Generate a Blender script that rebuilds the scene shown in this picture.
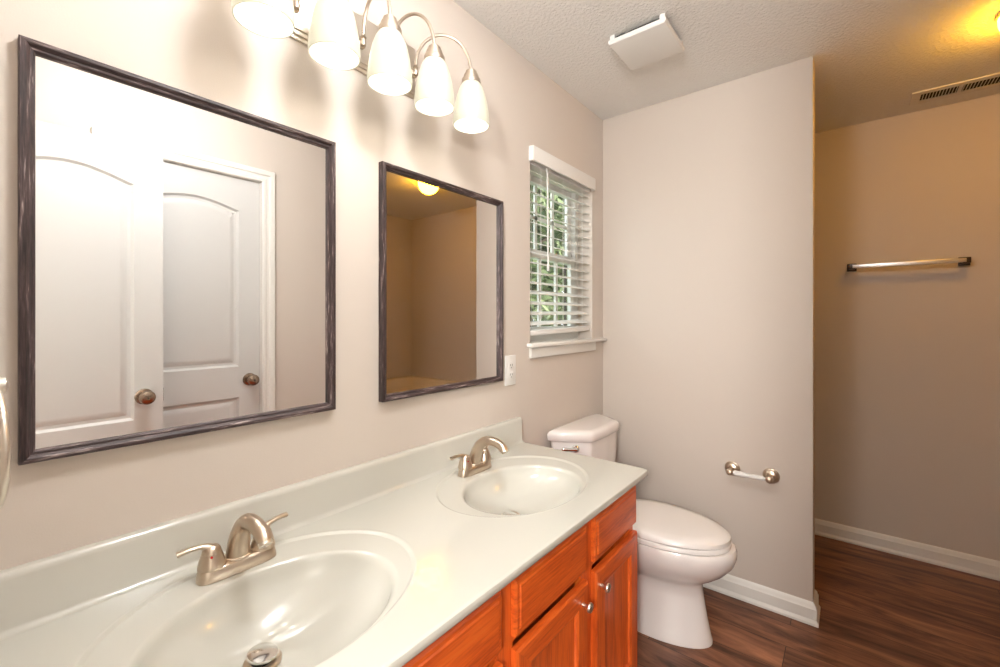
import bpy, bmesh, math, random
from math import pi, sin, cos, radians
from mathutils import Vector, Matrix
random.seed(7)
for o in list(bpy.data.objects): bpy.data.objects.remove(o)
S = bpy.context.scene
C = S.collection

# ------------------------------------------------------------ camera, world, sun, exposure
cam_d = bpy.data.cameras.new('camera'); cam = bpy.data.objects.new('camera', cam_d); C.objects.link(cam)
cam.location = (0.0, -1.0997, 1.3117)
cam.rotation_euler = (pi/2, 0, 0.6759 - pi/2)
cam_d.sensor_width = 36; cam_d.lens = 436.45*36/1000; cam_d.shift_y = -0.0153
cam_d.clip_start = 0.01; cam_d.clip_end = 200
S.camera = cam
S.view_settings.view_transform = 'Standard'; S.view_settings.look = 'None'
S.view_settings.gamma = 1; S.view_settings.use_curve_mapping = False
S.view_settings.exposure = 0.33

W = bpy.data.worlds.new('world'); S.world = W; W.use_nodes = True
bg = W.node_tree.nodes['Background']; bg.inputs[0].default_value = (0.86, 0.93, 1.0, 1); bg.inputs[1].default_value = 3.0

sd = bpy.data.lights.new('sun', 'SUN'); sd.energy = 6.0; sd.angle = 0.02; sd.color = (1, .95, .85)
sun = bpy.data.objects.new('sun', sd); C.objects.link(sun); sun.location = (0, -5, 8)
sun.rotation_euler = (radians(48), 0, radians(12))

VANITY_W = .65; SHADE_E = .30; TUB_E = 36.0; BEDROOM_FILL_W = 140.0; CEIL_FILL_E = 61.0  # the bedroom and ceiling globe values drive added fill lights

# ------------------------------------------------------------ materials
def newmat(name):
    m = bpy.data.materials.new(name); m.use_nodes = True
    nt = m.node_tree; p = nt.nodes['Principled BSDF']
    return m, nt, p
def pin(p, **k):
    for n, v in k.items():
        p.inputs[n.replace('_', ' ')].default_value = v
def simple(name, col, rough=.5, metal=0, bump=0, bscale=200, coat=0, spec=.5, var=0):
    m, nt, p = newmat(name)
    p.inputs['Base Color'].default_value = (*col, 1)
    p.inputs['Roughness'].default_value = rough; p.inputs['Metallic'].default_value = metal
    p.inputs['Coat Weight'].default_value = coat; p.inputs['Specular IOR Level'].default_value = spec
    tc = nt.nodes.new('ShaderNodeTexCoord')
    nz = nt.nodes.new('ShaderNodeTexNoise'); nz.inputs['Scale'].default_value = bscale; nz.inputs['Detail'].default_value = 3
    nt.links.new(tc.outputs['Object'], nz.inputs['Vector'])
    if bump:
        b = nt.nodes.new('ShaderNodeBump'); b.inputs['Strength'].default_value = bump; b.inputs['Distance'].default_value = .002
        nt.links.new(nz.outputs['Fac'], b.inputs['Height']); nt.links.new(b.outputs['Normal'], p.inputs['Normal'])
    if var:
        r = nt.nodes.new('ShaderNodeMapRange'); r.inputs['To Min'].default_value = rough-var; r.inputs['To Max'].default_value = rough+var
        nt.links.new(nz.outputs['Fac'], r.inputs['Value']); nt.links.new(r.outputs['Result'], p.inputs['Roughness'])
    return m
def wood(name, stops, sc, rough=.35, coat=.0, bump=.1, ringscale=0, nscale=1.0):
    """sc: mapping scale (x,y,z), small along the grain"""
    m, nt, p = newmat(name); N = nt.nodes; L = nt.links
    tc = N.new('ShaderNodeTexCoord'); mp = N.new('ShaderNodeMapping'); mp.inputs['Scale'].default_value = sc
    L.new(tc.outputs['Object'], mp.inputs['Vector'])
    n1 = N.new('ShaderNodeTexNoise'); n1.inputs['Scale'].default_value = nscale; n1.inputs['Detail'].default_value = 6; n1.inputs['Roughness'].default_value = .65
    n1.inputs['Distortion'].default_value = .6
    L.new(mp.outputs['Vector'], n1.inputs['Vector'])
    n2 = N.new('ShaderNodeTexNoise'); n2.inputs['Scale'].default_value = nscale*5; n2.inputs['Detail'].default_value = 4
    L.new(mp.outputs['Vector'], n2.inputs['Vector'])
    mx = N.new('ShaderNodeMix'); mx.inputs['Factor'].default_value = .35
    L.new(n1.outputs['Fac'], mx.inputs[2]); L.new(n2.outputs['Fac'], mx.inputs[3])
    cr = N.new('ShaderNodeValToRGB'); e = cr.color_ramp.elements
    e[0].position = stops[0][0]; e[0].color = (*stops[0][1], 1)
    e[1].position = stops[-1][0]; e[1].color = (*stops[-1][1], 1)
    for s in stops[1:-1]:
        x = e.new(s[0]); x.color = (*s[1], 1)
    L.new(mx.outputs[0], cr.inputs['Fac']); L.new(cr.outputs['Color'], p.inputs['Base Color'])
    p.inputs['Roughness'].default_value = rough; p.inputs['Coat Weight'].default_value = coat
    p.inputs['Coat Roughness'].default_value = .15
    b = N.new('ShaderNodeBump'); b.inputs['Strength'].default_value = bump; b.inputs['Distance'].default_value = .002
    L.new(mx.outputs[0], b.inputs['Height']); L.new(b.outputs['Normal'], p.inputs['Normal'])
    return m

WALLC = (.65, .575, .508)
M = {}
M['wall'] = simple('wall_paint', WALLC, .85, bump=.15, bscale=350, spec=.3)
def ceiling_mat():
    m, nt, p = newmat('ceiling_texture'); N = nt.nodes; L = nt.links
    p.inputs['Base Color'].default_value = (.86, .84, .81, 1); p.inputs['Roughness'].default_value = .95
    p.inputs['Specular IOR Level'].default_value = .2
    tc = N.new('ShaderNodeTexCoord'); v = N.new('ShaderNodeTexNoise'); v.inputs['Scale'].default_value = 75; v.inputs['Detail'].default_value = 4
    v.inputs['Roughness'].default_value = .55
    L.new(tc.outputs['Object'], v.inputs['Vector'])
    r = N.new('ShaderNodeMapRange'); r.inputs['From Min'].default_value = .42; r.inputs['From Max'].default_value = .62
    L.new(v.outputs['Fac'], r.inputs['Value'])
    b = N.new('ShaderNodeBump'); b.inputs['Strength'].default_value = .55; b.inputs['Distance'].default_value = .004
    L.new(r.outputs['Result'], b.inputs['Height']); L.new(b.outputs['Normal'], p.inputs['Normal'])
    return m
M['ceiling'] = ceiling_mat()
def floor_mat():
    m, nt, p = newmat('plank_floor'); N = nt.nodes; L = nt.links
    tc = N.new('ShaderNodeTexCoord')
    mp = N.new('ShaderNodeMapping'); mp.inputs['Rotation'].default_value = (0, 0, pi/2); mp.inputs['Location'].default_value = (.3, .05, 0)
    L.new(tc.outputs['Object'], mp.inputs['Vector'])
    br = N.new('ShaderNodeTexBrick'); br.offset = .37
    for k, v in (('Scale', 1), ('Brick Width', 1.2), ('Row Height', .152), ('Mortar Size', .0012), ('Mortar Smooth', .1), ('Bias', 0)):
        br.inputs[k].default_value = v
    br.inputs['Color1'].default_value = (0, 0, 0, 1); br.inputs['Color2'].default_value = (1, 1, 1, 1); br.inputs['Mortar'].default_value = (.5, .5, .5, 1)
    L.new(mp.outputs['Vector'], br.inputs['Vector'])
    # shift grain per plank
    sep = N.new('ShaderNodeVectorMath'); sep.operation = 'SCALE'; sep.inputs['Scale'].default_value = 7.0
    L.new(br.outputs['Color'], sep.inputs[0])
    add = N.new('ShaderNodeVectorMath'); add.operation = 'ADD'
    L.new(mp.outputs['Vector'], add.inputs[0]); L.new(sep.outputs[0], add.inputs[1])
    ms = N.new('ShaderNodeMapping'); ms.inputs['Scale'].default_value = (2.2, 14, 1)
    L.new(add.outputs[0], ms.inputs['Vector'])
    n1 = N.new('ShaderNodeTexNoise'); n1.inputs['Scale'].default_value = 1.3; n1.inputs['Detail'].default_value = 8; n1.inputs['Roughness'].default_value = .62; n1.inputs['Distortion'].default_value = .8
    L.new(ms.outputs['Vector'], n1.inputs['Vector'])
    cr = N.new('ShaderNodeValToRGB'); e = cr.color_ramp.elements
    e[0].position = .28; e[0].color = (.020, .009, .006, 1)
    e[1].position = .75; e[1].color = (.40, .175, .090, 1)
    x = e.new(.42); x.color = (.125, .050, .027, 1)
    x = e.new(.56); x.color = (.235, .100, .053, 1)
    L.new(n1.outputs['Fac'], cr.inputs['Fac'])
    # plank tint
    pr = N.new('ShaderNodeMapRange'); pr.inputs['To Min'].default_value = .8; pr.inputs['To Max'].default_value = 1.15
    L.new(br.outputs['Color'], pr.inputs['Value'])
    mu = N.new('ShaderNodeVectorMath'); mu.operation = 'SCALE'
    L.new(cr.outputs['Color'], mu.inputs[0]); L.new(pr.outputs['Result'], mu.inputs['Scale'])
    mo = N.new('ShaderNodeMix'); mo.data_type = 'RGBA'
    L.new(br.outputs['Fac'], mo.inputs['Factor']); L.new(mu.outputs[0], mo.inputs[6]); mo.inputs[7].default_value = (.02, .011, .008, 1)
    L.new(mo.outputs[2], p.inputs['Base Color'])
    p.inputs['Roughness'].default_value = .38; p.inputs['Specular IOR Level'].default_value = .35
    b = N.new('ShaderNodeBump'); b.inputs['Strength'].default_value = .15; b.inputs['Distance'].default_value = .002
    L.new(n1.outputs['Fac'], b.inputs['Height']); L.new(b.outputs['Normal'], p.inputs['Normal'])
    return m
M['floor'] = floor_mat()
M['trim'] = simple('white_trim_paint', (.78, .755, .71), .4, bump=.03, bscale=60)
M['door'] = simple('white_door_paint', (.62, .61, .59), .32, bump=.05, bscale=120)
M['marble'] = simple('cultured_marble', (.56, .545, .485), .16, coat=.4, var=.02, bscale=8)
M['porcelain'] = simple('porcelain', (.82, .77, .74), .1, coat=.5, var=.02, bscale=6)
M['plastic'] = simple('white_plastic', (.80, .78, .75), .35, var=.03, bscale=20)
M['seatp'] = simple('seat_plastic', (.82, .78, .75), .2, var=.03, bscale=10)
M['nickel'] = simple('brushed_nickel', (.60, .50, .40), .3, 1)
M['nickel_light'] = simple('satin_nickel_light', (.72, .66, .58), .3, 1)
M['nickel_cap'] = simple('satin_nickel_fixture', (.50, .42, .34), .38, 1)
M['bar_metal'] = simple('bright_satin_metal', (.93, .92, .91), .35, 1)
M['chrome'] = simple('polished_chrome', (.80, .78, .76), .12, 1, var=.03, bscale=40)
M['knob'] = simple('door_knob_metal', (.34, .26, .20), .25, 1)
M['bronze'] = simple('dark_bronze', (.06, .045, .04), .3, .7, var=.05, bscale=60)
M['dark'] = simple('dark_gap', (.015, .012, .01), .8, var=.05)
M['red'] = simple('red_dot', (.6, .02, .02), .4, var=.05)
M['fiberglass'] = simple('tub_fiberglass', (.80, .68, .50), .22, coat=.3, var=.03, bscale=10)
M['mirror'] = simple('mirror_silver', (.93, .93, .92), .0, 1)
M['mirror'].node_tree.nodes['Principled BSDF'].inputs['Roughness'].default_value = 0.0
M['hall'] = simple('hall_paint', (.7, .68, .64), .85, bump=.1)
M['carpet'] = simple('hall_floor', (.35, .3, .25), .95, bump=.6, bscale=300)
M['bark'] = simple('bark', (.09, .065, .045), .9, bump=.8, bscale=30)
M['grass'] = simple('lawn', (.10, .17, .05), .95, bump=.8, bscale=40)
oak = [(.25, (.22, .020, .003)), (.42, (.56, .078, .010)), (.55, (.76, .13, .017)), (.75, (.78, .19, .03))]
M['oak_h'] = wood('oak_grain_horizontal', oak, (3, 20, 42), .3, .35)
M['oak_v'] = wood('oak_grain_vertical', oak, (42, 20, 3), .3, .35)
fr = [(.36, (.010, .005, .005)), (.48, (.038, .021, .021)), (.56, (.075, .046, .045)), (.66, (.40, .32, .30))]
M['frame_h'] = wood('weathered_frame_horizontal', fr, (7, 60, 110), .5, 0, .3)
M['frame_v'] = wood('weathered_frame_vertical', fr, (110, 60, 7), .5, 0, .3)
def leafmat():
    m, nt, p = newmat('leaf'); N = nt.nodes; L = nt.links
    tc = N.new('ShaderNodeTexCoord'); n = N.new('ShaderNodeTexNoise'); n.inputs['Scale'].default_value = 3
    L.new(tc.outputs['Object'], n.inputs['Vector'])
    cr = N.new('ShaderNodeValToRGB'); cr.color_ramp.elements[0].color = (.04, .07, .022, 1); cr.color_ramp.elements[1].color = (.24, .28, .12, 1)
    cr.color_ramp.elements[0].position = .35; cr.color_ramp.elements[1].position = .65
    L.new(n.outputs['Fac'], cr.inputs['Fac']); L.new(cr.outputs['Color'], p.inputs['Base Color'])
    p.inputs['Roughness'].default_value = .5; p.inputs['Transmission Weight'].default_value = 0
    return m
M['leaf'] = leafmat()
def glass_mat():
    m, nt, p = newmat('window_glass'); N = nt.nodes; L = nt.links
    t = N.new('ShaderNodeBsdfTransparent'); t.inputs[0].default_value = (.95, .97, .96, 1)
    g = N.new('ShaderNodeBsdfGlossy'); g.inputs['Roughness'].default_value = 0.02
    mx = N.new('ShaderNodeMixShader'); mx.inputs[0].default_value = .06; L.new(t.outputs[0], mx.inputs[1]); L.new(g.outputs[0], mx.inputs[2])
    L.new(mx.outputs[0], N['Material Output'].inputs['Surface'])
    return m
M['glass'] = glass_mat()
def emis(name, col, e, base=(.8, .78, .7)):
    m, nt, p = newmat(name)
    p.inputs['Base Color'].default_value = (*base, 1); p.inputs['Roughness'].default_value = .35
    p.inputs['Emission Color'].default_value = (*col, 1); p.inputs['Emission Strength'].default_value = e
    return m
def shade_mat():
    m, nt, p = newmat('frosted_lit_glass'); N = nt.nodes; L = nt.links
    p.inputs['Base Color'].default_value = (.36, .345, .28, 1); p.inputs['Roughness'].default_value = .3
    p.inputs['Emission Color'].default_value = (1, .95, .72, 1); p.inputs['Emission Strength'].default_value = SHADE_E
    t = N.new('ShaderNodeBsdfTranslucent'); t.inputs[0].default_value = (1, .96, .80, 1)
    mx = N.new('ShaderNodeMixShader'); mx.inputs[0].default_value = .06
    L.new(p.outputs[0], mx.inputs[1]); L.new(t.outputs[0], mx.inputs[2]); L.new(mx.outputs[0], N['Material Output'].inputs['Surface'])
    return m
M['shade'] = shade_mat()
M['bulb'] = emis('lit_bulb', (1, .96, .85), 12)
M['dome'] = emis('lit_dome_glass', (1, .46, .020), TUB_E, (.6, .4, .1))
M['fill_lamp'] = emis('fill_lamp_fabric', (1, .96, .9), 3)  # glowing shade of the added bedroom fill lamp

# ------------------------------------------------------------ mesh helpers
def finish(bm, name, mats, parent=None, smooth=35, origin=None):
    if origin is None: origin = Vector(parent.matrix_basis.translation) if parent else Vector((0, 0, 0))
    bmesh.ops.translate(bm, verts=bm.verts, vec=-Vector(origin))
    bmesh.ops.recalc_face_normals(bm, faces=bm.faces)
    me = bpy.data.meshes.new(name); bm.to_mesh(me); bm.free()
    for m in (mats if isinstance(mats, (list, tuple)) else [mats]): me.materials.append(m)
    if smooth:
        me.polygons.foreach_set('use_smooth', [True]*len(me.polygons))
        me.set_sharp_from_angle(angle=radians(smooth))
    o = bpy.data.objects.new(name, me); C.objects.link(o)
    if parent is None: o.location = origin
    return o
WORLD_ORIGIN = {}
def obj(name, bm, mats, parent=None, smooth=35, origin=None, label=None):
    """mesh given in world coordinates; parents are never rotated or scaled when built"""
    if parent is not None:
        base = WORLD_ORIGIN[parent.name]
        o = finish(bm, name, mats, None, smooth, base); o.location = (0, 0, 0); o.parent = parent
        WORLD_ORIGIN[o.name] = base
    else:
        o = finish(bm, name, mats, None, smooth, origin or Vector((0, 0, 0)))
        WORLD_ORIGIN[o.name] = Vector(origin or (0, 0, 0))
    if label: o['label'] = label
    return o
def struct(name, bm, mats, parent=None, smooth=35):
    o = obj(name, bm, mats, parent, smooth)
    if parent is None: o['kind'] = 'structure'
    return o
def thing(name, label, cat, loc, group=None):
    o = bpy.data.objects.new(name, None); C.objects.link(o); o.location = loc; o.empty_display_size = .05
    WORLD_ORIGIN[o.name] = Vector(loc)
    o['label'] = label; o['category'] = cat
    if group: o['group'] = group
    return o
def tag(o, label, cat, group=None):
    o['label'] = label; o['category'] = cat
    if group: o['group'] = group
def dup(root, loc, label=None):
    r = root.copy(); C.objects.link(r); r.location = loc
    if label: r['label'] = label
    for ch in list(root.children):
        c = ch.copy(); C.objects.link(c); c.parent = r
        for g in list(ch.children):
            d = g.copy(); C.objects.link(d); d.parent = c
    return r

def new(): return bmesh.new()
def box(bm, x0, x1, y0, y1, z0, z1, bev=0, seg=2, mi=0):
    vs = [bm.verts.new(p) for p in ((x0,y0,z0),(x1,y0,z0),(x1,y1,z0),(x0,y1,z0),(x0,y0,z1),(x1,y0,z1),(x1,y1,z1),(x0,y1,z1))]
    fs = [bm.faces.new([vs[i] for i in f]) for f in ((0,3,2,1),(4,5,6,7),(0,1,5,4),(1,2,6,5),(2,3,7,6),(3,0,4,7))]
    for f in fs: f.material_index = mi
    if bev:
        es = list({e for f in fs for e in f.edges})
        bmesh.ops.bevel(bm, geom=es, offset=bev, segments=seg, profile=.5, affect='EDGES')
    return bm
def bx(*a, **k): return box(new(), *a, **k)
def loft(bm, loops, cap0=True, cap1=True, closed=True, mi=0):
    rows = [[bm.verts.new(p) for p in l] for l in loops]
    n = len(rows[0])
    for a, b in zip(rows, rows[1:]):
        for i in range(n if closed else n-1):
            j = (i+1) % n
            f = bm.faces.new((a[i], a[j], b[j], b[i])); f.material_index = mi
    if cap0: bm.faces.new(rows[0]).material_index = mi
    if cap1: bm.faces.new(list(reversed(rows[-1]))).material_index = mi
    return rows
def basis(ax):
    ax = Vector(ax).normalized()
    t = Vector((0, 0, 1)) if abs(ax.z) < .9 else Vector((1, 0, 0))
    u = ax.cross(t).normalized(); v = ax.cross(u).normalized()
    return ax, u, v
def lathe(bm, prof, c, ax=(0, 0, 1), n=32, cap0=True, cap1=True, su=1, sv=1, mi=0):
    ax, u, v = basis(ax); c = Vector(c)
    loops = [[c + ax*h + u*(max(r, 1e-5)*cos(2*pi*i/n)*su) + v*(max(r, 1e-5)*sin(2*pi*i/n)*sv) for i in range(n)] for r, h in prof]
    loft(bm, loops, cap0, cap1, mi=mi); return bm
def tube(bm, pts, rad, n=16, caps=True, flat=1.0, closed=False, mi=0):
    """round sweep with parallel transport; rad number or list; flat: ratio of second axis"""
    P = [Vector(p) for p in pts]; N = len(P)
    R = rad if isinstance(rad, (list, tuple)) else [rad]*N
    T = []
    for i in range(N):
        if closed: t = P[(i+1) % N]-P[i-1]
        else: t = P[min(i+1, N-1)]-P[max(i-1, 0)]
        T.append(t.normalized())
    _, u, v = basis(T[0]); loops = []
    for i in range(N):
        u = (u - T[i]*u.dot(T[i])).normalized(); v = T[i].cross(u)
        fl = flat[i] if isinstance(flat, (list, tuple)) else flat
        loops.append([P[i] + u*(R[i]*cos(2*pi*k/n)) + v*(R[i]*fl*sin(2*pi*k/n)) for k in range(n)])
    if closed: loops.append(loops[0])
    loft(bm, loops, caps and not closed, caps and not closed, mi=mi)
    if closed: bmesh.ops.remove_doubles(bm, verts=bm.verts, dist=1e-6)
    return bm
def bez(p0, p1, p2, p3, n=14):
    p0, p1, p2, p3 = map(Vector, (p0, p1, p2, p3)); r = []
    for i in range(n+1):
        t = i/n; s = 1-t
        r.append(p0*s**3 + p1*3*s*s*t + p2*3*s*t*t + p3*t**3)
    return r
def sweep(bm, path, prof, to3, closed=False, cap=True, mif=None):
    """mitred sweep of prof [(offset to the left of path, height)] along a 2-D path; to3(u,v,h) -> point"""
    n = len(path); P = [Vector(p) for p in path]; loops = []
    for i in range(n):
        d1 = (P[i]-P[i-1]).normalized() if (closed or i > 0) else None
        d2 = (P[(i+1) % n]-P[i]).normalized() if (closed or i < n-1) else None
        d1 = d1 or d2; d2 = d2 or d1
        n1 = Vector((-d1.y, d1.x)); n2 = Vector((-d2.y, d2.x)); b = (n1+n2).normalized(); k = 1/max(.2, b.dot(n1))
        loops.append([to3(P[i].x+b.x*k*o, P[i].y+b.y*k*o, h) for o, h in prof])
    rows = [[bm.verts.new(p) for p in l] for l in loops]
    m = len(prof)
    for i in range(n if closed else n-1):
        a, b = rows[i], rows[(i+1) % n]
        for j in range(m):
            k = (j+1) % m
            f = bm.faces.new((a[j], b[j], b[k], a[k]))
            if mif: f.material_index = mif(i)
    if not closed and cap:
        bm.faces.new(rows[0]); bm.faces.new(list(reversed(rows[-1])))
    return bm
def fill_with_holes(bm, loops, to3):
    """planar face with holes, returns rows of verts of every loop"""
    rows = []; es = []
    for l in loops:
        vs = [bm.verts.new(to3(*p)) for p in l]; rows.append(vs)
        for i in range(len(vs)): es.append(bm.edges.new((vs[i], vs[(i+1) % len(vs)])))
    bmesh.ops.triangle_fill(bm, use_beauty=True, use_dissolve=False, edges=es)
    return rows
def offset_poly(pts, d):
    """inset of a counter-clockwise polygon"""
    n = len(pts); out = []
    for i in range(n):
        a, b, c = Vector(pts[i-1]), Vector(pts[i]), Vector(pts[(i+1) % n])
        d1 = (b-a).normalized(); d2 = (c-b).normalized()
        n1 = Vector((-d1.y, d1.x)); n2 = Vector((-d2.y, d2.x)); m = (n1+n2).normalized(); k = 1/max(.35, m.dot(n1))
        out.append((b.x+m.x*k*d, b.y+m.y*k*d))
    return out
def rect(x0, x1, z0, z1): return [(x0, z0), (x1, z0), (x1, z1), (x0, z1)]
def panel_leaf(bm, outer, holes, profs, y_face, y_back, sgn, edge=.0):
    """slab in the XZ plane, face at y_face looking along sgn (+-1), each hole carries a moulding profile [(inset, depth)]"""
    to = lambda u, v, d=0: (u, y_face - sgn*d, v)
    inner = offset_poly(outer, edge) if edge else outer
    rows = fill_with_holes(bm, [inner]+holes, lambda u, v: to(u, v))
    prev = rows[0]
    if edge:
        r = [bm.verts.new(to(u, v, edge*.7)) for u, v in outer]
        for i in range(len(r)): j = (i+1) % len(r); bm.faces.new((prev[i], prev[j], r[j], r[i]))
        prev = r
    r = [bm.verts.new((u, y_back, v)) for u, v in outer]
    for i in range(len(r)): j = (i+1) % len(r); bm.faces.new((prev[i], prev[j], r[j], r[i]))
    bm.faces.new(r)
    for h, row, prof in zip(holes, rows[1:], profs):
        p = row
        for ins, dep in prof:
            q = [bm.verts.new(to(u, v, dep)) for u, v in offset_poly(h, ins)]
            for i in range(len(q)): j = (i+1) % len(q); bm.faces.new((p[i], p[j], q[j], q[i]))
            p = q
        bm.faces.new(p)
    return bm

# ------------------------------------------------------------ room
CH = 2.44
XA, XB = 2.304, 3.28
YO, YT, XO = -1.388, -2.85, 1.56      # opposite wall, tub wall, end of opposite wall
XL = -.03
WX0, WX1, WZ0, WZ1 = 1.583, 2.178, 1.2, 2.045

struct('floor', bx(XL-.13, XB+.12, YT-.12, .14, -.1, 0), M['floor'], smooth=0)
struct('ceiling', bx(XL-.13, XB+.12, YT-.12, .14, CH, CH+.15), M['ceiling'], smooth=0)
b = new()
box(b, -.14, WX0, 0, .14, 0, CH); box(b, WX1, XB+.12, 0, .14, 0, CH)
box(b, WX0, WX1, 0, .14, 0, WZ0); box(b, WX0, WX1, 0, .14, WZ1, CH)
struct('wall_left', b, M['wall'], smooth=0)
struct('wall_partition', bx(XA, XA+.115, -.976, 0, 0, CH, bev=.003), M['wall'])
struct('wall_back', bx(XB, XB+.12, YT-.12, 0, 0, CH), M['wall'], smooth=0)
struct('wall_tub', bx(XO-.12, XB, YT-.12, YT, 0, CH), M['wall'], smooth=0)
struct('wall_tub_end', bx(XO-.12, XO, YT, YO-.12, 0, CH), M['wall'], smooth=0)
b = new(); box(b, XL-.11, .42, YO-.12, YO, 0, CH); box(b, 1.03, XO, YO-.12, YO, 0, CH); box(b, .42, 1.03, YO-.12, YO, 2.045, CH)
struct('wall_right', b, M['wall'], smooth=0)
b = new(); box(b, XL-.11, XL, -.665, 0, 0, CH); box(b, XL-.11, XL, YO, -1.295, 0, CH); box(b, XL-.11, XL, -1.295, -.665, 2.055, CH)
struct('wall_entry', b, M['wall'], smooth=0)
# bedroom outside the open door
b = new(); box(b, -2.9, -2.8, -3.0, 1.0, 0, CH); box(b, -2.8, XL-.11, -3.0, -2.9, 0, CH); box(b, -2.8, XL-.11, .9, 1.0, 0, CH)
box(b, XL-.15, XL-.11, -2.9, YO-.12, 0, CH); box(b, XL-.15, XL-.11, .14, .9, 0, CH)
struct('wall_bedroom', b, M['hall'], smooth=0)
struct('floor_bedroom', bx(-2.9, XL-.13, -3.0, 1.0, -.1, -.001), M['carpet'], smooth=0)
struct('ceiling_bedroom', bx(-2.9, XL-.13, -3.0, 1.0, CH+.001, CH+.1), M['ceiling'], smooth=0)
# behind the closed door
struct('wall_closet', bx(.36, 1.1, -2.2, -2.15, 0, CH), M['hall'], smooth=0)

# baseboards
BB = [(0, 0), (.020, 0), (.020, .010), (.016, .018), (.0135, .022), (.0135, .066), (.010, .072), (.009, .080), (.004, .088), (0, .092)]
def base(name, path): struct(name, sweep(new(), path, BB, lambda u, v, h: (u, v, h)), M['trim'], smooth=25)
# offset goes to the left of the walking direction
base('baseboard_partition', [(XA+.115, 0), (XA+.115, -.976), (XA, -.976), (XA, 0)][::-1][0:4] if False else [(XA, 0), (XA, -.976), (XA+.115, -.976), (XA+.115, 0)][::-1])
base('baseboard_back', [(XB, -1.98), (XB, 0)])
base('baseboard_left', [(XA, 0), (1.47, 0)])
base('baseboard_left_alcove', [(XB, 0), (XA+.115, 0)])
base('baseboard_right', [(1.095, YO), (XO, YO), (XO, -1.97)][::1])

# window -------------------------------------------------------------
win = thing('window_1', '', '', ((WX0+WX1)/2, .1, WZ0)); del win['label']; del win['category']; win['kind'] = 'structure'
FY0, FY1 = .085, .135
b = new()
fx0, fx1, fz0, fz1 = WX0+.0, WX1-.0, WZ0+.0, WZ1
box(b, fx0, fx0+.035, FY0, FY1, fz0, fz1); box(b, fx1-.035, fx1, FY0, FY1, fz0, fz1)
box(b, fx0+.035, fx1-.035, FY0, FY1, fz0, fz0+.03); box(b, fx0+.035, fx1-.035, FY0, FY1, fz1-.035, fz1)
obj('window_frame', b, M['trim'], win)
MZ = 1.625
def sash(name, z0, z1, y0, y1):
    b = new(); x0, x1 = fx0+.035, fx1-.035; s = .04
    box(b, x0, x0+s, y0, y1, z0, z1, .003); box(b, x1-s, x1, y0, y1, z0, z1, .003)
    box(b, x0+s, x1-s, y0, y1, z0, z0+s, .003); box(b, x0+s, x1-s, y0, y1, z1-s, z1, .003)
    o = obj(name, b, M['trim'], win)
    obj('pane', bx(x0+s-.004, x1-s+.004, (y0+y1)/2-.002, (y0+y1)/2+.002, z0+s-.004, z1-s+.004), M['glass'], o, smooth=0)
    b = new(); xm = (x0+x1)/2
    for xx in (x0+(x1-x0)*.35, x0+(x1-x0)*.65): box(b, xx-.009, xx+.009, (y0+y1)/2-.006, (y0+y1)/2+.006, z0+s, z1-s)
    zm = (z0+z1)/2; box(b, x0+s, x1-s, (y0+y1)/2-.006, (y0+y1)/2+.006, zm-.009, zm+.009)
    obj('muntin', b, M['trim'], o)
sash('lower_sash', fz0+.03, MZ+.02, .088, .108)
sash('upper_sash', MZ-.02, fz1-.035, .111, .131)
b = new(); x0, x1 = fx0+.05, fx1-.05
box(b, x0, x0+.012, .133, .139, fz0+.03, fz1-.035); box(b, x1-.012, x1, .133, .139, fz0+.03, fz1-.035)
box(b, x0+.012, x1-.012, .133, .139, fz0+.03, fz0+.042); box(b, x0+.012, x1-.012, .133, .139, fz1-.047, fz1-.035)
obj('screen_frame', b, M['bronze'], win, label='dark insect screen frame')
b = new()
box(b, 1.555, 2.30, -.034, 0, 1.183, 1.202, .005); box(b, WX0+.001, WX1-.001, 0, .085, 1.186, 1.2015)
obj('window_sill', b, M['trim'], win)
obj('apron', sweep(new(), [(1.572, -.0), (1.572, -.014), (2.245, -.014), (2.245, -.0)], [(0, 1.136), (.0, 1.182), (-.003, 1.182), (-.004, 1.14)], lambda u, v, h: (u, v, h)) if False else bx(1.572, 2.195, -.015, 0, 1.136, 1.183, .004), M['trim'], win)

# blinds --------------------------------------------------------------
BL = thing('window_blind', 'white two-inch horizontal blind with a boxed valance, hung in the window, slats open', 'blind', (1.9, .03, WZ0))
bx0, bx1 = WX0+.006, WX1-.006
b = new(); box(b, 1.574, 2.172, -.024, -.012, 2.003, 2.068, .003); box(b, 1.574, 1.585, -.012, 0, 2.003, 2.068); box(b, 2.161, 2.172, -.012, 0, 2.003, 2.068)
obj('valance', b, M['plastic'], BL)
obj('headrail', bx(bx0, bx1, .01, .06, 2.0, 2.04), M['plastic'], BL)
nsl = 16; zt = 1.978; zb_ = 1.292; slat0 = None
for i in range(nsl):
    z = zt + (zb_-zt)*i/(nsl-1)
    if slat0 is None:
        b = new(); loops = []
        for xx in (bx0+.002, bx1-.002):
            sec = []
            for k in range(9):
                t = k/8; sec.append((xx, .012+.046*t, .0022*sin(pi*t)+.0011+(t-.5)*.015))
            for k in range(8, -1, -1):
                t = k/8; sec.append((xx, .012+.046*t, .0022*sin(pi*t)-.0011+(t-.5)*.015))
            loops.append(sec)
        loft(b, loops)
        bmesh.ops.translate(b, verts=b.verts, vec=(0, 0, z))
        slat0 = obj('slat', b, M['plastic'], BL); s = slat0
    else:
        s = slat0.copy(); C.objects.link(s); s.parent = BL; s.location = (0, 0, z-zt)
    tilt = max(0, (i-(nsl-4)))/4*.02
    s.rotation_euler = (0, -tilt, 0)
b = bx(bx0+.002, bx1-.002, .008, .062, 1.232, 1.256, .004); 
bmesh.ops.rotate(b, verts=b.verts, cent=(bx0, .03, 1.23), matrix=Matrix.Rotation(-.022, 3, 'Y'))
obj('bottom_rail', b, M['plastic'], BL)
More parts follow.
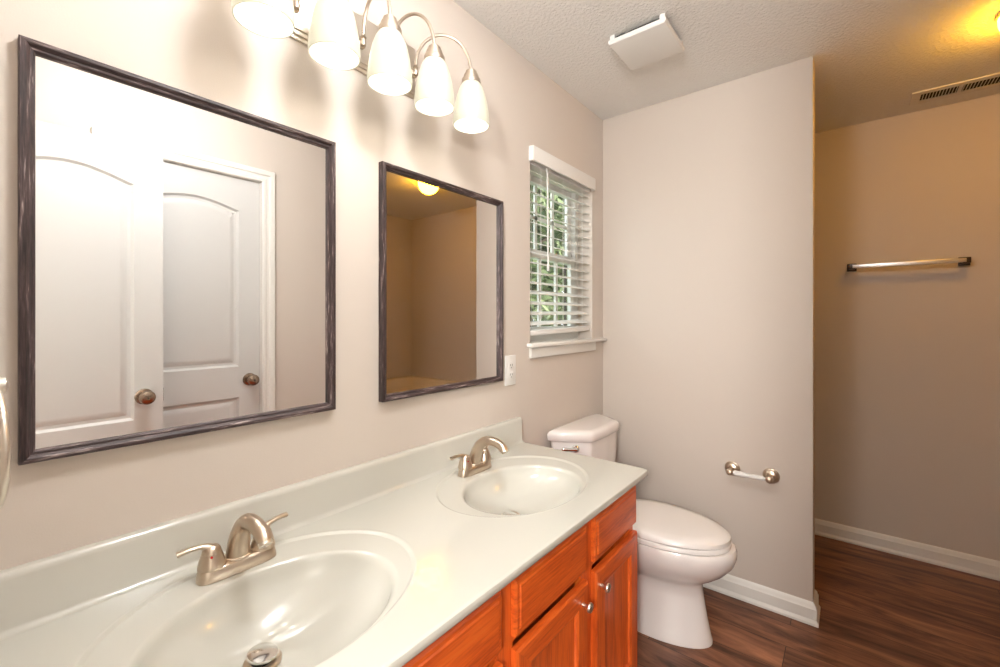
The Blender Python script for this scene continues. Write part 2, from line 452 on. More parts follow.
for xx in (WX0+.10, (WX0+WX1)/2, WX1-.10):
    b = new()
    for yy in (.0085, .0615): tube(b, [(xx, yy, 2.01), (xx, yy, 1.25)], .0011, 6)
    obj('ladder_cord', b, M['plastic'], BL)
b = new(); tube(b, [(1.715, .0, 2.01), (1.716, -.006, 1.98), (1.718, -.008, 1.56)], .0042, 8); lathe(b, [(.0035, 0), (.006, .004), (.006, .03), (.004, .036)], (1.718, -.008, 1.53), n=10)
obj('tilt_wand', b, M['plastic'], BL)

# outside ------------------------------------------------------------------
struct('ground', bx(-12, 16, .6, 30, -.35, -.3), M['grass'], smooth=0)
def tree(x, y, h, r, n, label):
    t = thing('tree', label, 'tree', (x, y, -.3), 'trees beyond the window')
    b = new(); tube(b, [(x, y, -.3), (x+.05, y, h*.35), (x-.05, y+.05, h*.7)], [.13, .1, .05], 10)
    for k in range(9):
        a = k*2.4; z = h*(.25+.06*k); tube(b, [(x, y, z), (x+r*.5*cos(a), y+r*.5*sin(a), z+.35), (x+r*.8*cos(a), y+r*.8*sin(a), z+.6)], [.04, .025, .01], 6)
    obj('trunk', b, M['bark'], t)
    b = new(); rnd = random.Random(int(x*100+y*7)); cl = []
    for k in range(60):
        a = rnd.random()*2*pi; rr = r*math.sqrt(rnd.random()); zz = h*(.12+.88*rnd.random())
        cl.append((x+rr*cos(a), y+rr*sin(a)*.8, zz-.2))
    for k in range(n):
        cx_, cy_, cz_ = rnd.choice(cl)
        p = Vector((rnd.gauss(cx_, .22), rnd.gauss(cy_, .22), rnd.gauss(cz_, .18)))
        u = Vector((rnd.gauss(0, 1), rnd.gauss(0, 1), rnd.gauss(0, .6))).normalized(); v = u.cross(Vector((rnd.gauss(0, 1), rnd.gauss(0, 1), rnd.gauss(0, 1)))).normalized()
        s = .035+.045*rnd.random()
        vs = [b.verts.new(p+u*s*1.5), b.verts.new(p+v*s*.6), b.verts.new(p-u*s*1.5), b.verts.new(p-v*s*.6)]
        b.faces.new(vs)
    o = obj('foliage', b, M['leaf'], t, smooth=0); o['kind'] = 'stuff'
tree(5.4, 2.75, 4.2, 1.1, 9000, 'leafy green tree outside the window, nearest the glass')
tree(8.8, 4.4, 6.0, 1.6, 13000, 'tall green tree outside behind the nearest tree, seen through the middle of the window blind')
tree(8.4, 8.4, 6.0, 1.8, 9000, 'green tree farther off to the left beyond the window blind')

# ------------------------------------------------------------ doors
MOULD = [(.010, .010), (.022, .011), (.040, .0035), (.048, .003)]
def archp(x0, x1, z0, zs, zp):
    """counter-clockwise panel outline with an eyebrow arch from shoulder zs to peak zp"""
    pts = [(x0, z0), (x1, z0), (x1, zs)]
    n = 18; xm = (x0+x1)/2; hw = (x1-x0)/2
    for i in range(1, n):
        t = i/n; x = x1+(x0-x1)*t; q = (x-xm)/hw
        pts.append((x, zs+(zp-zs)*(cos(q*pi/2)**1.1)))
    pts.append((x0, zs)); return pts
def knob(parent, x, y, z, s):
    b = new()
    lathe(b, [(.033, 0), (.033, .004), (.029, .009), (.016, .011), (.013, .016), (.013, .028), (.019, .033), (.027, .042), (.029, .052), (.026, .061), (.018, .066), (.009, .0675), (.009, .0665), (0, .0665)], (x, y, z), (0, s, 0), 32)
    return obj('door_knob', b, M['knob'], parent)
def door(name, x0, x1, z0, z1, yf, th, panels, kx, kz, both=True):
    b = new(); panel_leaf(b, rect(x0, x1, z0, z1), panels, [MOULD]*len(panels), yf, yf-th, 1)
    o = struct(name, b, M['door'], smooth=20)
    k = knob(o, kx, yf, kz, 1)
    obj('keyhole', lathe(new(), [(.004, 0), (.004, .002), (0, .002)], (kx, yf+.0665, kz), (0, 1, 0), 12), M['dark'], k)
    if both: knob(o, kx, yf-th, kz, -1)
    obj('latch', bx(x1-.001, x1+.003, yf-th*.8, yf-th*.2, kz-.028, kz+.028), M['knob'], o)
    return o
d1 = door('door_1', XL+.004, .566, .012, 2.04, -1.25, .035,
     [archp(.075, .467, .885, 1.872, 1.922), rect(.075, .467, .22, .745)], .500, .98)
d2 = door('door_2', .424, 1.026, .012, 2.04, YO-.012, .035,
     [archp(.527, .925, 1.06, 1.872, 1.912), rect(.527, .925, .22, .90)], .975, .988)
CAS = [(0, 0), (0, .010), (.006, .014), (.018, .015), (.022, .011), (.034, .012), (.040, .017), (.052, .019), (.062, .019), (.065, .015), (.065, 0)]
struct('trim_1', sweep(new(), [(1.031, 0), (1.031, 2.044), (.419, 2.044), (.419, 0)], [(-o, h) for o, h in CAS], lambda u, v, h: (u, YO+h, v)), M['trim'], smooth=20)
b = new(); box(b, 1.027, 1.035, YO-.12, YO, 0, 2.045); box(b, .415, .423, YO-.12, YO, 0, 2.045); box(b, .42, 1.03, YO-.12, YO, 2.041, 2.049)
struct('trim_2', b, M['trim'])
# casing of the entry doorway
struct('trim_3', sweep(new(), [(-.655, 0), (-.655, 2.05), (-1.30, 2.05), (-1.30, 0)], [(-o*.7, h*.5) for o, h in CAS], lambda u, v, h: (XL+h, u, v)), M['trim'], smooth=20)

# added fill lamp, unseen in the bedroom, standing in for a flash
FLX, FLY = -1.3, -1.47
hl = thing('added_fill_lamp', 'added fill light shaped as a floor lamp with drum shade, unseen in the bedroom outside the open door', 'lamp', (FLX, FLY, 0))
obj('base', lathe(new(), [(.14, 0), (.14, .015), (.12, .025), (.012, .03)], (FLX, FLY, 0), n=32), M['nickel'], hl)
obj('pole', lathe(new(), [(.010, .02), (.010, 1.42)], (FLX, FLY, 0), n=16), M['nickel'], hl)
obj('fill_lamp_shade', lathe(new(), [(.17, 1.30), (.12, 1.56), (.117, 1.56), (.167, 1.30)], (FLX, FLY, 0), n=40, cap0=False, cap1=False), M['fill_lamp'], hl)
def light(name, kind, loc, e, col, size=.03, parent=None):
    d = bpy.data.lights.new(name, kind); d.energy = e; d.color = col
    if kind == 'POINT': d.shadow_soft_size = size
    o = bpy.data.objects.new(name, d); C.objects.link(o); o.location = loc
    return o, d
light('bedroom_fill_light', 'POINT', (FLX, FLY, 1.75), BEDROOM_FILL_W, (1, .985, .96), .12)  # added fill, reaches the bathroom through the doorway

FILL_GLOBE = thing('ceiling_light', 'added fill light shaped as a white opal globe, out of view above the open floor in front of the vanity', 'ceiling light', (.52, -.70, CH))  # globe added to brighten the room, hung where no view reaches it
obj('base', lathe(new(), [(.012, -.10), (.012, -.02), (.06, -.016), (.065, 0)], (.52, -.70, CH), n=32), M['nickel'], FILL_GLOBE)
obj('fill_globe', lathe(new(), [(0, -.075), (.05, -.068), (.09, -.045), (.11, -.01), (.112, .01), (.095, .045), (.06, .068), (.015, .078), (0, .079)], (.52, -.70, CH-.168), n=40), emis('fill_opal_glass', (.97, .985, 1), CEIL_FILL_E), FILL_GLOBE, smooth=60)

# ------------------------------------------------------------ vanity cabinet
CX0, CX1, CY, CT = XL, 1.468, -.512, .772
VAN = thing('vanity_cabinet', 'orange-stained oak double vanity cabinet under the white countertop', 'cabinet', ((CX0+CX1)/2, -.26, 0))
b = new()
box(b, CX1-.018, CX1, CY+.02, 0, 0, CT, mi=1)                  # right side
box(b, CX0, CX0+.018, CY+.02, 0, 0, CT, mi=1)
box(b, CX0+.018, CX1-.018, -.012, 0, 0, CT, mi=1)
box(b, CX0+.018, CX1-.018, CY+.02, -.012, .09, .108)
obj('carcass', b, [M['oak_h'], M['oak_v']], VAN)
b = new()
stiles = [(CX0, .035), (.365, .40), (.718, .778), (1.095, 1.16), (CX1-.028, CX1)]
for a, c in stiles: box(b, a, c, CY, CY+.0195, .09, CT, mi=1)
for (a, c), (a2, c2) in zip(stiles, stiles[1:]):
    for z0, z1 in ((.09, .12), (.59, .625), (.738, CT)): box(b, c, a2, CY, CY+.0195, z0, z1, mi=0)
obj('face_frame', b, [M['oak_h'], M['oak_v']], VAN)
obj('toe_kick', bx(CX0+.018, CX1-.018, CY+.07, CY+.085, 0, .09), M['oak_h'], VAN)
bays = [(.010, .352), (.388, .724), (.770, 1.105), (1.152, 1.467)]
def cab_knob(parent, x, z):
    obj('knob', lathe(new(), [(.006, 0), (.0055, .004), (.0045, .010), (.006, .014), (.0125, .018), (.0135, .022), (.012, .0255), (.006, .0275), (0, .028)], (x, CY-.019, z), (0, -1, 0), 24), M['nickel_light'], parent, label='round satin nickel knob')
for i, (a, c) in enumerate(bays):
    b = new(); panel_leaf(b, rect(a, c, .607, .735), [rect(a+.014, c-.014, .621, .721)], [[(.003, -.003), (.006, -.003)]], CY-.015, CY-.001, -1, .006)
    obj('drawer_front', b, M['oak_h'], VAN, smooth=20)
    b = new(); z0, z1 = .10, .580; w = .055
    face = CY-.019
    # frame of stiles and rails with a bead, then flat recessed panel
    panel_leaf(b, rect(a, c, z0, z1), [rect(a+w, c-w, z0+w, z1-w)], [[(.003, .002), (.007, .0035), (.010, .009), (.012, .0095)]], face, CY-.001, -1, .006)
    for f in b.faces:
        ctr = f.calc_center_median(); inr = a+w < ctr.x < c-w and z0+w < ctr.z < z1-w
        f.material_index = 1 if (ctr.x < a+w or ctr.x > c-w or inr) else 0
    d = obj('cabinet_door', b, [M['oak_h'], M['oak_v']], VAN, smooth=20)
    kx = c-.034 if i % 2 == 0 else a+.030
    cab_knob(d, kx, .530)

# ------------------------------------------------------------ countertop with two integral sinks
ZC = .7925; CYF = -.5616
TOPR = 1.494
CTP = thing('countertop', 'long off-white cultured marble vanity top with two moulded oval sinks and a backsplash', 'countertop', ((XL+TOPR)/2, -.28, ZC-.02))
NS = 72
def ell(cx, cy, a, b_, p=2.0):
    r = []
    for i in range(NS):
        t = 2*pi*i/NS; ct, st = cos(t), sin(t)
        r.append((cx+a*abs(ct)**(2/p)*(1 if ct >= 0 else -1), cy+b_*abs(st)**(2/p)*(1 if st >= 0 else -1)))
    return r
sinks = [(.371, ), (1.113, )]
b = new()
OA, OB, OY = .284, .219, -.266
outerL = [ell(s[0]+.004, OY, OA*1.012, OB*1.014) for s in sinks]
r_ = .012
def rrect(x0, x1, y0, y1, r, rights=True):
    p = [(x0, y0)]
    for k in range(7): a = -pi/2+pi/2*k/6; p.append((x1-r+r*cos(a), y0+r+r*sin(a)))
    p += [(x1, y1), (x0, y1)]; return p
edge = .005
top = rrect(XL+.0, TOPR-edge-.004, CYF+edge+.004, -.019, r_-.003)
rows = fill_with_holes(b, [top]+[l for l in outerL], lambda u, v: (u, v, ZC))
prev = rows[0]
outl = rrect(XL, TOPR, CYF, -.0, r_+.003)
outl2 = rrect(XL, TOPR-.002, CYF+.002, -.0, r_)
midl = rrect(XL, TOPR-.0015, CYF+.0015, -.019, r_+.002)
def ringv(l, z): return [b.verts.new((u, v, z)) for u, v in l]
for l, z in ((rrect(XL, TOPR-edge, CYF+edge, -.019, r_), ZC), (midl, ZC-.0015), (rrect(XL, TOPR, CYF, -.019, r_+.003), ZC-.005), (rrect(XL, TOPR, CYF, -.001, r_+.003), ZC-.016), (outl2, ZC-.0195)):
    q = ringv(l, z)
    for i in range(len(q)): j = (i+1) % len(q); b.faces.new((prev[i], prev[j], q[j], q[i]))
    prev = q
# sinks
for (sx, ), row in zip(sinks, rows[1:]):
    prev = row; oc = (sx+.004, OY); bc = (sx-.002, -.305)
    seq = [(1.0, 1.0, 0), (0.985, 0.982, .0005), (0.972, 0.968, -.0004), (.955, .95, -.0042), (.945, .94, -.0046)]
    for fa, fb, dz in seq:
        q = ringv(ell(oc[0], oc[1], OA*fa, OB*fb), ZC+dz)
        for i in range(NS): j = (i+1) % NS; b.faces.new((prev[i], prev[j], q[j], q[i]))
        prev = q
    A, B = .215, .168
    # rim, rolled edge, bowl
    zrim = -.0046
    prof = [(1.03, zrim), (1.0, zrim-.0015), (.975, zrim-.006), (.955, zrim-.013), (.935, zrim-.024)]
    depth = .104
    for k in range(1, 13):
        t = k/12; s = .935*(1-t)+.11*t
        prof.append((s, zrim-.024-(depth-.024)*sin(t*pi/2)**.8))
    for k, (s, dz) in enumerate(prof):
        w = max(0, (1-s))/.89; cy = bc[1]+.036*w; cxx = bc[0]-.021*w
        q = ringv(ell(cxx, cy, A*s if s > .12 else .021, B*s if s > .12 else .021), ZC+dz)
        for i in range(NS): j = (i+1) % NS; b.faces.new((prev[i], prev[j], q[j], q[i]))
        prev = q
    q = ringv(ell(bc[0]-.021, bc[1]+.036, .019, .019), ZC-depth-.03)
    for i in range(NS): j = (i+1) % NS; b.faces.new((prev[i], prev[j], q[j], q[i]))
    b.faces.new(q)
obj('basin_top', b, M['marble'], CTP, smooth=40)
# backsplash with coved foot
b = new(); prof = [(0, ZC-.0005), (-.034, ZC+.0002), (-.026, ZC+.002), (-.021, ZC+.009), (-.0205, ZC+.088), (-.0185, ZC+.094), (-.0155, ZC+.0985), (-.012, ZC+.1), (-.0, ZC+.1)]
loft(b, [[(x, y if abs(y) < 1e-6 else y*1.0, z) for y, z in prof] for x in (XL, TOPR-.003, TOPR)])
obj('backsplash', b, M['marble'], CTP, smooth=50)
def drain(sx, up, label):
    x, y, z = sx-.023, -.269, ZC-.104
    t = thing('sink_drain', label, 'drain', (x, y, z), 'pop-up drains of the two sinks')
    obj('flange', lathe(new(), [(.020, -.012), (.019, .0015), (.024, .0032), (.030, .0025), (.0315, .0005), (.0315, -.004)], (x, y, z+.003), n=32, cap0=False, cap1=False), M['nickel'], t)
    zz = z+up
    obj('stopper', lathe(new(), [(.006, -.03), (.006, -.006), (.023, -.005), (.0265, -.001), (.025, .002), (.014, .0042), (0, .0048)], (x, y, zz), (0.12, -.08, 1), n=32), M['chrome'], t)
    obj('drain_throat', lathe(new(), [(.0185, -.028), (.0185, -.018)], (x, y, z), n=24), M['dark'], t)
drain(.371, .016, 'open pop-up drain with raised chrome stopper in the sink nearest the camera')
drain(1.113, .006, 'pop-up drain in the far sink, closer to the toilet')

# ------------------------------------------------------------ faucets (built once, copied)
def faucet(x, label):
    y = -.098; z = ZC-.0038
    t = thing('faucet', label, 'faucet', (x, y, z), 'faucets of the two sinks')
    def stad(hx, hy, zz, p=3.2):
        return [Vector((x+hx*abs(cos(a))**(2/p)*(1 if cos(a) >= 0 else -1), y+hy*abs(sin(a))**(2/p)*(1 if sin(a) >= 0 else -1), zz)) for a in [2*pi*i/48 for i in range(48)]]
    b = new(); loft(b, [stad(.075, .0245, z), stad(.075, .0245, z+.004), stad(.072, .0225, z+.020), stad(.070, .0205, z+.024), stad(.066, .017, z+.0255)])
    obj('base_plate', b, M['nickel'], t, smooth=45)
    # spout: thick at the foot, arching forward
    pts = bez((x, y+.004, z+.020), (x, y-.002, z+.068), (x, y-.024, z+.112), (x, y-.064, z+.115), 16)[:-1] + bez((x, y-.064, z+.115), (x, y-.094, z+.1165), (x, y-.116, z+.110), (x, y-.127, z+.094), 12)
    n = len(pts); rad = [.0232-.0080*min(1, i/(n*.5))-.001*i/n for i in range(n)]
    b = new(); tube(b, pts, rad, 24)
    sp = obj('spout', b, M['nickel'], t, smooth=50)
    obj('spout_collar', lathe(new(), [(.0265, 0), (.026, .003), (.0235, .005)], (x, y+.004, z+.0245), n=32, cap0=False), M['nickel'], t)
    d = (pts[-1]-pts[-2]).normalized()
    obj('aerator', lathe(new(), [(.0125, -.002), (.0125, .006), (.0105, .0075), (.009, .004), (0, .004)], pts[-1], d, 24), M['nickel_light'], sp)
    for s in (-1, 1):
        hx = x+s*.049
        b = new(); lathe(b, [(.0245, 0), (.0245, .003), (.0237, .007), (.0220, .014), (.0195, .022), (.0180, .027)], (hx, y, z+.0245), n=32)
        dx, dy = s*.050, (.010 if s < 0 else .014)
        lp = bez((hx-s*.003, y, z+.043), (hx-s*.004, y+.002, z+.070), (hx+dx*.45, y+dy*.5, z+.073), (hx+dx*1.12, y+dy, z+.066 if s < 0 else z+.070), 18)
        m = len(lp)
        tube(b, lp, [.0178-.0100*min(1, i/(m*.55))**.8 + .002*max(0, i/m-.6)/.4 for i in range(m)], 20, flat=[1-.42*min(1, i/(m*.6)) for i in range(m)])
        lathe(b, [(.0175, -.004), (.0175, .002), (.0160, .009), (.0115, .015), (.005, .0175), (0, .018)], (hx, y, z+.0505), n=28)
        h = obj('handle', b, M['nickel'], t, smooth=50)
        if s < 0: obj('hot_dot', lathe(new(), [(.0022, 0), (.0022, .0022), (0, .0025)], (hx-.006, y-.0175, z+.050), (.1, -1, 0), 10), M['red'], h, label='red hot-water dot')
    return t
f1 = faucet(.371, 'brushed nickel two-handle arched faucet at the sink nearest the camera, below the big mirror')
dup(f1, (1.113, -.098, ZC-.0038), 'brushed nickel two-handle arched faucet at the far sink, closer to the toilet')

# ------------------------------------------------------------ framed mirrors
def mirror(x0, x1, z0, z1, label):
    t = thing('wall_mirror', label, 'mirror', ((x0+x1)/2, 0, z0), 'dark framed mirrors over the vanity')
    prof = [(0, .0), (0, .019), (.0015, .0215), (.008, .0225), (.0115, .020), (.0135, .0165), (.017, .0155), (.0195, .0125), (.0205, .006), (.0205, .003), (.014, .003), (.014, 0)]
    b = new(); sweep(b, [(x0, z0), (x1, z0), (x1, z1), (x0, z1)], prof, lambda u, v, h: (u, -h, v), closed=True, mif=lambda i: 0 if i % 2 == 0 else 1)
    obj('frame', b, [M['frame_h'], M['frame_v']], t, smooth=25)
    obj('mirror_glass', bx(x0+.0145, x1-.0145, -.0065, -.0035, z0+.0145, z1-.0145), M['mirror'], t, smooth=0)
mirror(.0655, .6405, 1.066, 1.785, 'large dark weathered-wood framed mirror above the near sink, reflecting two white doors')
mirror(.791, 1.368, 1.062, 1.778, 'dark weathered-wood framed mirror beside the window, reflecting the brown tub alcove')

# ------------------------------------------------------------ vanity light
VL = thing('vanity_light', 'satin nickel wall light bar with five frosted glass shades above the mirrors', 'wall light', (.715, 0, 2.1))
b = new()
for (x0, x1, z0, z1, y0, y1) in ((.505, .925, 2.018, 2.178, -.008, 0), (.513, .917, 2.026, 2.170, -.016, -.008), (.523, .907, 2.036, 2.160, -.022, -.016)):
    box(b, x0, x1, y0, y1, z0, z1, .002)
obj('backplate', b, M['nickel_light'], VL)
SX = [.715+.158*k for k in (-2, -1, 0, 1, 2)]; SY = -.155
for k, sx in enumerate(SX):
    ax_ = .715+(sx-.715)*.60
    b = new(); z0 = 2.085
    lathe(b, [(.014, 0), (.014, .004), (.008, .008)], (ax_, -.022, z0), (0, -1, 0), 16)
    lathe(b, [(.0, -.012), (.007, -.009), (.0085, 0), (.006, .010), (.009, .014), (.005, .02)], (ax_, -.035, z0), (0, 0, 1), 14)
    p = [Vector((ax_, -.03, z0))]+bez((ax_, -.035, z0+.015), (ax_, -.036, 2.235), (sx-(sx-ax_)*.15, SY+.0, 2.245), (sx, SY, 2.100), 22)
    tube(b, p[1:], .0048, 10)
    obj('arm', b, M['nickel_cap'], VL)
    b = new(); lathe(b, [(.006, .048), (.013, .046), (.0175, .042), (.0185, .033), (.0225, .031), (.024, .026), (.0245, .018), (.029, .016), (.0305, .012), (.0305, .002), (.029, 0)], (sx, SY, 2.058), n=28)
    obj('socket_cap', b, M['nickel_cap'], VL)
    b = new(); Z0 = 1.926
    outp = [(.029, .134), (.037, .120), (.045, .098), (.0515, .070), (.056, .040), (.058, .015), (.0575, 0)]
    inp = [(r-.003, h) for r, h in reversed(outp)]
    lathe(b, outp+inp, (sx, SY, Z0), n=36, cap0=False, cap1=False)
    sh = obj('glass_shade', b, M['shade'], VL, smooth=60)
    obj('bulb', lathe(new(), [(0, -.024), (.012, -.021), (.020, -.008), (.021, .003), (.016, .018), (.012, .028), (.012, .045)], (sx, SY, Z0+.090), n=20), M['bulb'], sh, smooth=60)
    light('vanity_bulb_light', 'POINT', (sx, SY, Z0+.038), VANITY_W, (1, .995, .96), .026)

# ------------------------------------------------------------ toilet
TX = 1.905
T = thing('toilet', 'white two-piece toilet with closed elongated lid, beside the vanity', 'toilet', (TX, -.35, 0))
def egg(z, yf, yb, w, n=48, p=2.25):
    """plan loop: front (yf) pointed oval, back (yb) rounder"""
    out = []; ym = yb+(yf-yb)*.42
    for i in range(n):
        a = 2*pi*i/n; ct, st = cos(a), sin(a)
        ly = (ym-yf) if st < 0 else (yb-ym)
        pp = 2.0 if st < 0 else 2.6
        out.append((TX+w*abs(ct)**(2/pp)*(1 if ct >= 0 else -1), ym+ly*abs(st)**(2/pp)*(1 if st >= 0 else -1), z))
    return out
b = new()
secs = [(0, -.668, -.24, .118), (.012, -.668, -.24, .118), (.03, -.662, -.24, .112), (.10, -.648, -.24, .102), (.18, -.635, -.23, .096), (.225, -.630, -.23, .097), (.240, -.640, -.22, .108), (.262, -.672, -.21, .133), (.295, -.713, -.20, .160), (.335, -.745, -.19, .179), (.37, -.756, -.19, .187), (.392, -.756, -.19, .187), (.402, -.750, -.19, .182)]
loft(b, [egg(*s) for s in secs])
box(b, TX-.125, TX+.125, -.26, -.035, .27, .398, .02, 3)
box(b, TX-.085, TX+.085, -.30, -.06, 0, .29, .03, 3)
obj('bowl', b, M['porcelain'], T, smooth=50)
b = new(); loft(b, [egg(.402, -.730, -.255, .175), egg(.405, -.735, -.252, .179), egg(.418, -.735, -.252, .179), egg(.422, -.730, -.256, .175)])
obj('seat', b, M['seatp'], T, smooth=50)
b = new(); loft(b, [egg(.4235, -.729, -.256, .175), egg(.427, -.7345, -.252, .179), egg(.441, -.733, -.254, .177), egg(.450, -.718, -.266, .164), egg(.454, -.68, -.30, .13), egg(.455, -.59, -.38, .06)])
obj('seat_cover', b, M['seatp'], T, smooth=50)
for s in (-1, 1): obj('hinge_cap', bx(TX+s*.07-.02, TX+s*.07+.02, -.258, -.225, .401, .432, .006), M['seatp'], T)
TK = [(-.262, -.012), (-.212, -.11), (-.148, -.198), (-.10, -.203), (0, -.208), (.10, -.203), (.148, -.198), (.212, -.11), (.243, -.012)]
TCX = 1.936
def tank_loop(z, g, sy=1.0, scx=1.0):
    pts = [(TCX+x*scx, y*sy) for x, y in TK]
    pts = offset_poly(pts, g)
    # round corners by Chaikin
    for _ in range(2):
        q = []
        n = len(pts)
        for i in range(n):
            a, c = Vector(pts[i]), Vector(pts[(i+1) % n])
            q += [tuple(a*.86+c*.14), tuple(a*.14+c*.86)]
        pts = q
    return [(x, min(y, -.008), z) for x, y in pts]
b = new(); loft(b, [tank_loop(.40, .035, .9, .88), tank_loop(.408, .024, .92, .9), tank_loop(.5, .016, .96, .94), tank_loop(.65, .013), tank_loop(.752, .011)])
obj('tank', b, M['porcelain'], T, smooth=50)
b = new(); loft(b, [tank_loop(.752, .004), tank_loop(.756, 0), tank_loop(.782, -.002), tank_loop(.794, .003), tank_loop(.800, .014), tank_loop(.802, .03)])
obj('tank_lid', b, M['porcelain'], T, smooth=50)
# lever on the angled left face
nx, ny = Vector((-.077, -.06)).normalized().yx if False else (-.79, -.61)
nrm = Vector((-.787, -.617, 0)); tan = Vector((.617, -.787, 0))
lc = Vector((1.746, -.137, .724))
b = new(); lathe(b, [(.016, -.012), (.016, .004), (.013, .007), (.007, .008), (.007, .014)], lc, nrm, 24)
lv = [lc+nrm*.014+tan*.004, lc+nrm*.016-tan*.010+Vector((0, 0, .001)), lc+nrm*.018-tan*.04+Vector((0, 0, .0)), lc+nrm*.017-tan*.066+Vector((0, 0, .003))]
tube(b, bez(*lv), [.0095, .0095, .009, .0085, .008, .0075, .0075, .0075, .0075, .008, .0085, .009, .0095, .009, .007], 14)
obj('flush_lever', b, M['chrome'], T, label='chrome flush lever')

# ------------------------------------------------------------ toilet paper holder on the partition
TP = thing('toilet_paper_holder', 'satin nickel toilet paper holder with empty white roller on the wall beside the toilet', 'toilet paper holder', (XA, -.743, .6))
for y in (-.665, -.822):
    b = new(); lathe(b, [(.034, 0), (.034, .003), (.0315, .006), (.029, .0065), (.028, .010), (.021, .0135), (.012, .016), (.010, .022), (.010, .046), (.013, .050), (.0155, .056), (.0155, .066), (.013, .073), (.006, .076), (0, .0765)], (XA, y, .6), (-1, 0, 0), 32)
    obj('post', b, M['nickel'], TP, smooth=50)
b = new(); lathe(b, [(.006, 0), (.006, .010), (.0115, .012), (.0115, .067), (.0102, .068), (.0102, .128), (.006, .130), (.006, .142)], (XA-.061, -.672, .6), (0, -1, 0), 20)
obj('roller', b, M['plastic'], TP, label='white plastic roller')

# ------------------------------------------------------------ towel bar on the back wall
TB = thing('towel_bar', 'slim chrome towel bar with dark square end posts on the far wall', 'towel bar', (XB, -1.34, 1.607))
for y in (-1.108, -1.562):
    b = new(); box(b, XB-.010, XB, y-.022, y+.022, 1.585, 1.629, .002); box(b, XB-.066, XB-.010, y-.011, y+.011, 1.596, 1.618, .002)
    box(b, XB-.078, XB-.054, y-.015, y+.015, 1.592, 1.622, .002)
    obj('post', b, M['bronze'], TB, label='dark square post')
obj('bar', bx(XB-.084, XB-.060, -1.560, -1.110, 1.597, 1.617, .002), M['bar_metal'], TB)

# ------------------------------------------------------------ towel ring on the entry wall, at the left edge
TR = thing('towel_ring', 'satin nickel towel ring at the left edge of the photo, left of the big mirror', 'towel ring', (XL, -.21, 1.221))
b = new(); lathe(b, [(.024, 0), (.024, .004), (.018, .010), (.009, .013), (.0075, .05), (.0105, .056), (.0125, .064), (.011, .072), (.004, .075), (0, .0755)], (XL, -.21, 1.221), (1, 0, 0), 28)
obj('post', b, M['nickel_light'], TR, smooth=50)
b = new(); pts = []
for i in range(64):
    a = 2*pi*i/64; r = .078
    yy = r*cos(a); zz = r*sin(a)
    pts.append((XL+.060 - .10*yy, -.215+yy*.98, 1.221-.078+zz))
tube(b, pts, .0048, 14, closed=True)
obj('ring', b, M['nickel_light'], TR, smooth=60)

# ------------------------------------------------------------ outlet
OU = thing('wall_outlet', 'white electrical outlet plate between the small mirror and the window', 'outlet', (1.436, 0, 1.095))
obj('cover_plate', bx(1.400, 1.472, -.006, 0, 1.035, 1.158, .003), M['plastic'], OU)
for zz in (1.078, 1.117):
    r = obj('receptacle', bx(1.420, 1.452, -.008, -.006, zz-.014, zz+.014, .001), M['plastic'], OU)
    b = new(); box(b, 1.428, 1.4305, -.0084, -.008, zz-.003, zz+.006); box(b, 1.441, 1.4435, -.0084, -.008, zz-.003, zz+.006); box(b, 1.434, 1.438, -.0084, -.008, zz-.011, zz-.007)
    obj('slots', b, M['dark'], r)

# ------------------------------------------------------------ exhaust fan cover
EF = thing('exhaust_fan', 'square white exhaust fan cover hanging slightly off the ceiling', 'exhaust fan', (1.75, -.45, CH))
def sq(x0, x1, y0, y1, z): return [(x0, y0, z), (x1, y0, z), (x1, y1, z), (x0, y1, z)]
b = new(); fx, fX, fy, fY = 1.632, 1.868, -.572, -.345
for (a, c, d, e) in ((fx, fX, fy, fY),):
    loft(b, [sq(a+.012, c-.012, d+.012, e-.012, 2.402), sq(a+.004, c-.004, d+.004, e-.004, 2.404), sq(a, c, d, e, 2.410), sq(a, c, d, e, 2.420), sq(a+.004, c-.004, d+.004, e-.004, 2.420)])
for (a, c) in ((fx+.005, fy+.005), (fX-.025, fy+.005), (fx+.005, fY-.025), (fX-.025, fY-.025)): box(b, a, a+.02, c, c+.02, 2.418, CH-.0005)
obj('cover', b, M['plastic'], EF, smooth=30)
obj('housing', bx(fx+.022, fX-.022, fy+.022, fY-.022, 2.425, CH-.0005), M['dark'], EF, label='dark fan housing behind the cover')

# ------------------------------------------------------------ ceiling air vent
CV = thing('ceiling_vent', 'white louvred ceiling air vent near the far wall', 'vent', (3.077, -1.52, CH))
vx0, vx1, vy0, vy1 = 2.998, 3.156, -1.70, -1.344
b = new(); zt = CH-.006
box(b, vx0, vx1, vy0, vy0+.035, zt, CH); box(b, vx0, vx1, vy1-.035, vy1, zt, CH); box(b, vx0, vx0+.035, vy0+.035, vy1-.035, zt, CH); box(b, vx1-.035, vx1, vy0+.035, vy1-.035, zt, CH)
box(b, vx0+.035, vx1-.035, -1.528, -1.514, zt, CH)
obj('frame', b, M['trim'], CV)
obj('duct', bx(vx0+.03, vx1-.03, vy0+.03, vy1-.03, CH-.0012, CH-.0002), M['dark'], CV)
n = 24
for i in range(n):
    y = vy0+.035+(i+.5)*(vy1-vy0-.07)/n
    b = new(); box(b, vx0+.035, vx1-.035, y-.0045, y-.0025, CH-.0085, CH-.0015)
    bmesh.ops.rotate(b, verts=b.verts, cent=(0, y, CH-.005), matrix=Matrix.Rotation(.5, 3, 'X'))
    obj('louvre', b, M['trim'], CV, smooth=0)
for y in (vy0+.017, vy1-.017): obj('screw', lathe(new(), [(.004, 0), (.004, .001), (.002, .002), (0, .002)], (3.077, y, zt), (0, 0, -1), 10), M['nickel_light'], CV)

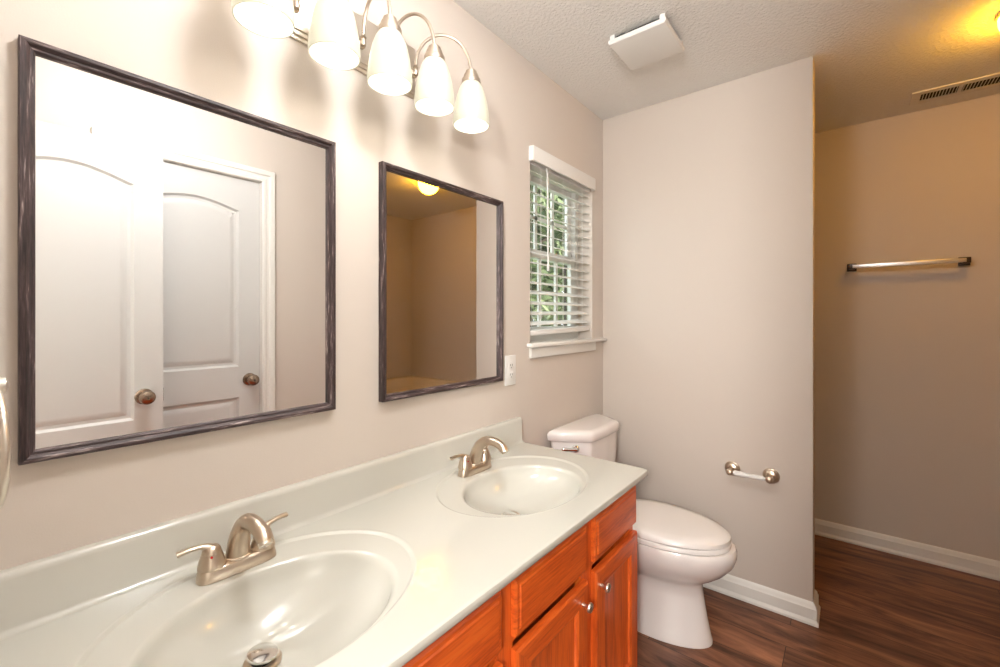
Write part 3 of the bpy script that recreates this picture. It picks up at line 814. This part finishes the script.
# ------------------------------------------------------------ tub room lamp and tub
LX, LY = 2.433, -1.617
CL = thing('ceiling_light', 'glowing yellow dome ceiling light over the tub area, at the right edge of the photo', 'ceiling light', (LX, LY, CH))
obj('base', lathe(new(), [(.090, -.014), (.092, -.008), (.092, 0)], (LX, LY, CH), n=40), M['nickel'], CL)
obj('glass_dome', lathe(new(), [(0, -.108), (.03, -.105), (.055, -.092), (.075, -.068), (.086, -.038), (.088, -.014)], (LX, LY, CH), n=40), M['dome'], CL, smooth=60)

TUB = thing('bathtub', 'beige built-in bathtub in the tub alcove, seen only in the mirror beside the window', 'bathtub', ((XO+XB)/2, -2.4, 0))
tx0, tx1, ty0, ty1, tz = XO+.001, XB-.001, YT+.001, -1.96, .655
b = new()
def rr(x0, x1, y0, y1, r, n=8):
    p = []
    for cx_, cy_, a0 in ((x1-r, y0+r, -pi/2), (x1-r, y1-r, 0), (x0+r, y1-r, pi/2), (x0+r, y0+r, pi)):
        for k in range(n): a = a0+pi/2*k/(n-1); p.append((cx_+r*cos(a), cy_+r*sin(a)))
    return p
hole = rr(tx0+.10, tx1-.10, ty0+.10, ty1-.09, .16)
rows = fill_with_holes(b, [rect(tx0, tx1, ty0, ty1), hole], lambda u, v: (u, v, tz))
prev = rows[1]
for ins, z in ((.006, tz-.004), (.015, tz-.016), (.05, tz-.2), (.08, tz-.36), (.12, tz-.41), (.15, tz-.42)):
    q = [b.verts.new((u, v, z)) for u, v in offset_poly(hole, ins)]
    for i in range(len(q)): j = (i+1) % len(q); b.faces.new((prev[i], prev[j], q[j], q[i]))
    prev = q
b.faces.new(prev)
prev = rows[0]; q = [b.verts.new((u, v, 0)) for u, v in rect(tx0, tx1, ty0, ty1)]
for i in range(4): j = (i+1) % 4; b.faces.new((prev[i], prev[j], q[j], q[i]))
b.faces.new(q)
obj('tub_shell', b, M['fiberglass'], TUB, smooth=35)
obj('drain', lathe(new(), [(.03, 0), (.03, .003), (.02, .005), (0, .005)], (tx0+.35, -2.4, tz-.42), n=20), M['nickel'], TUB)
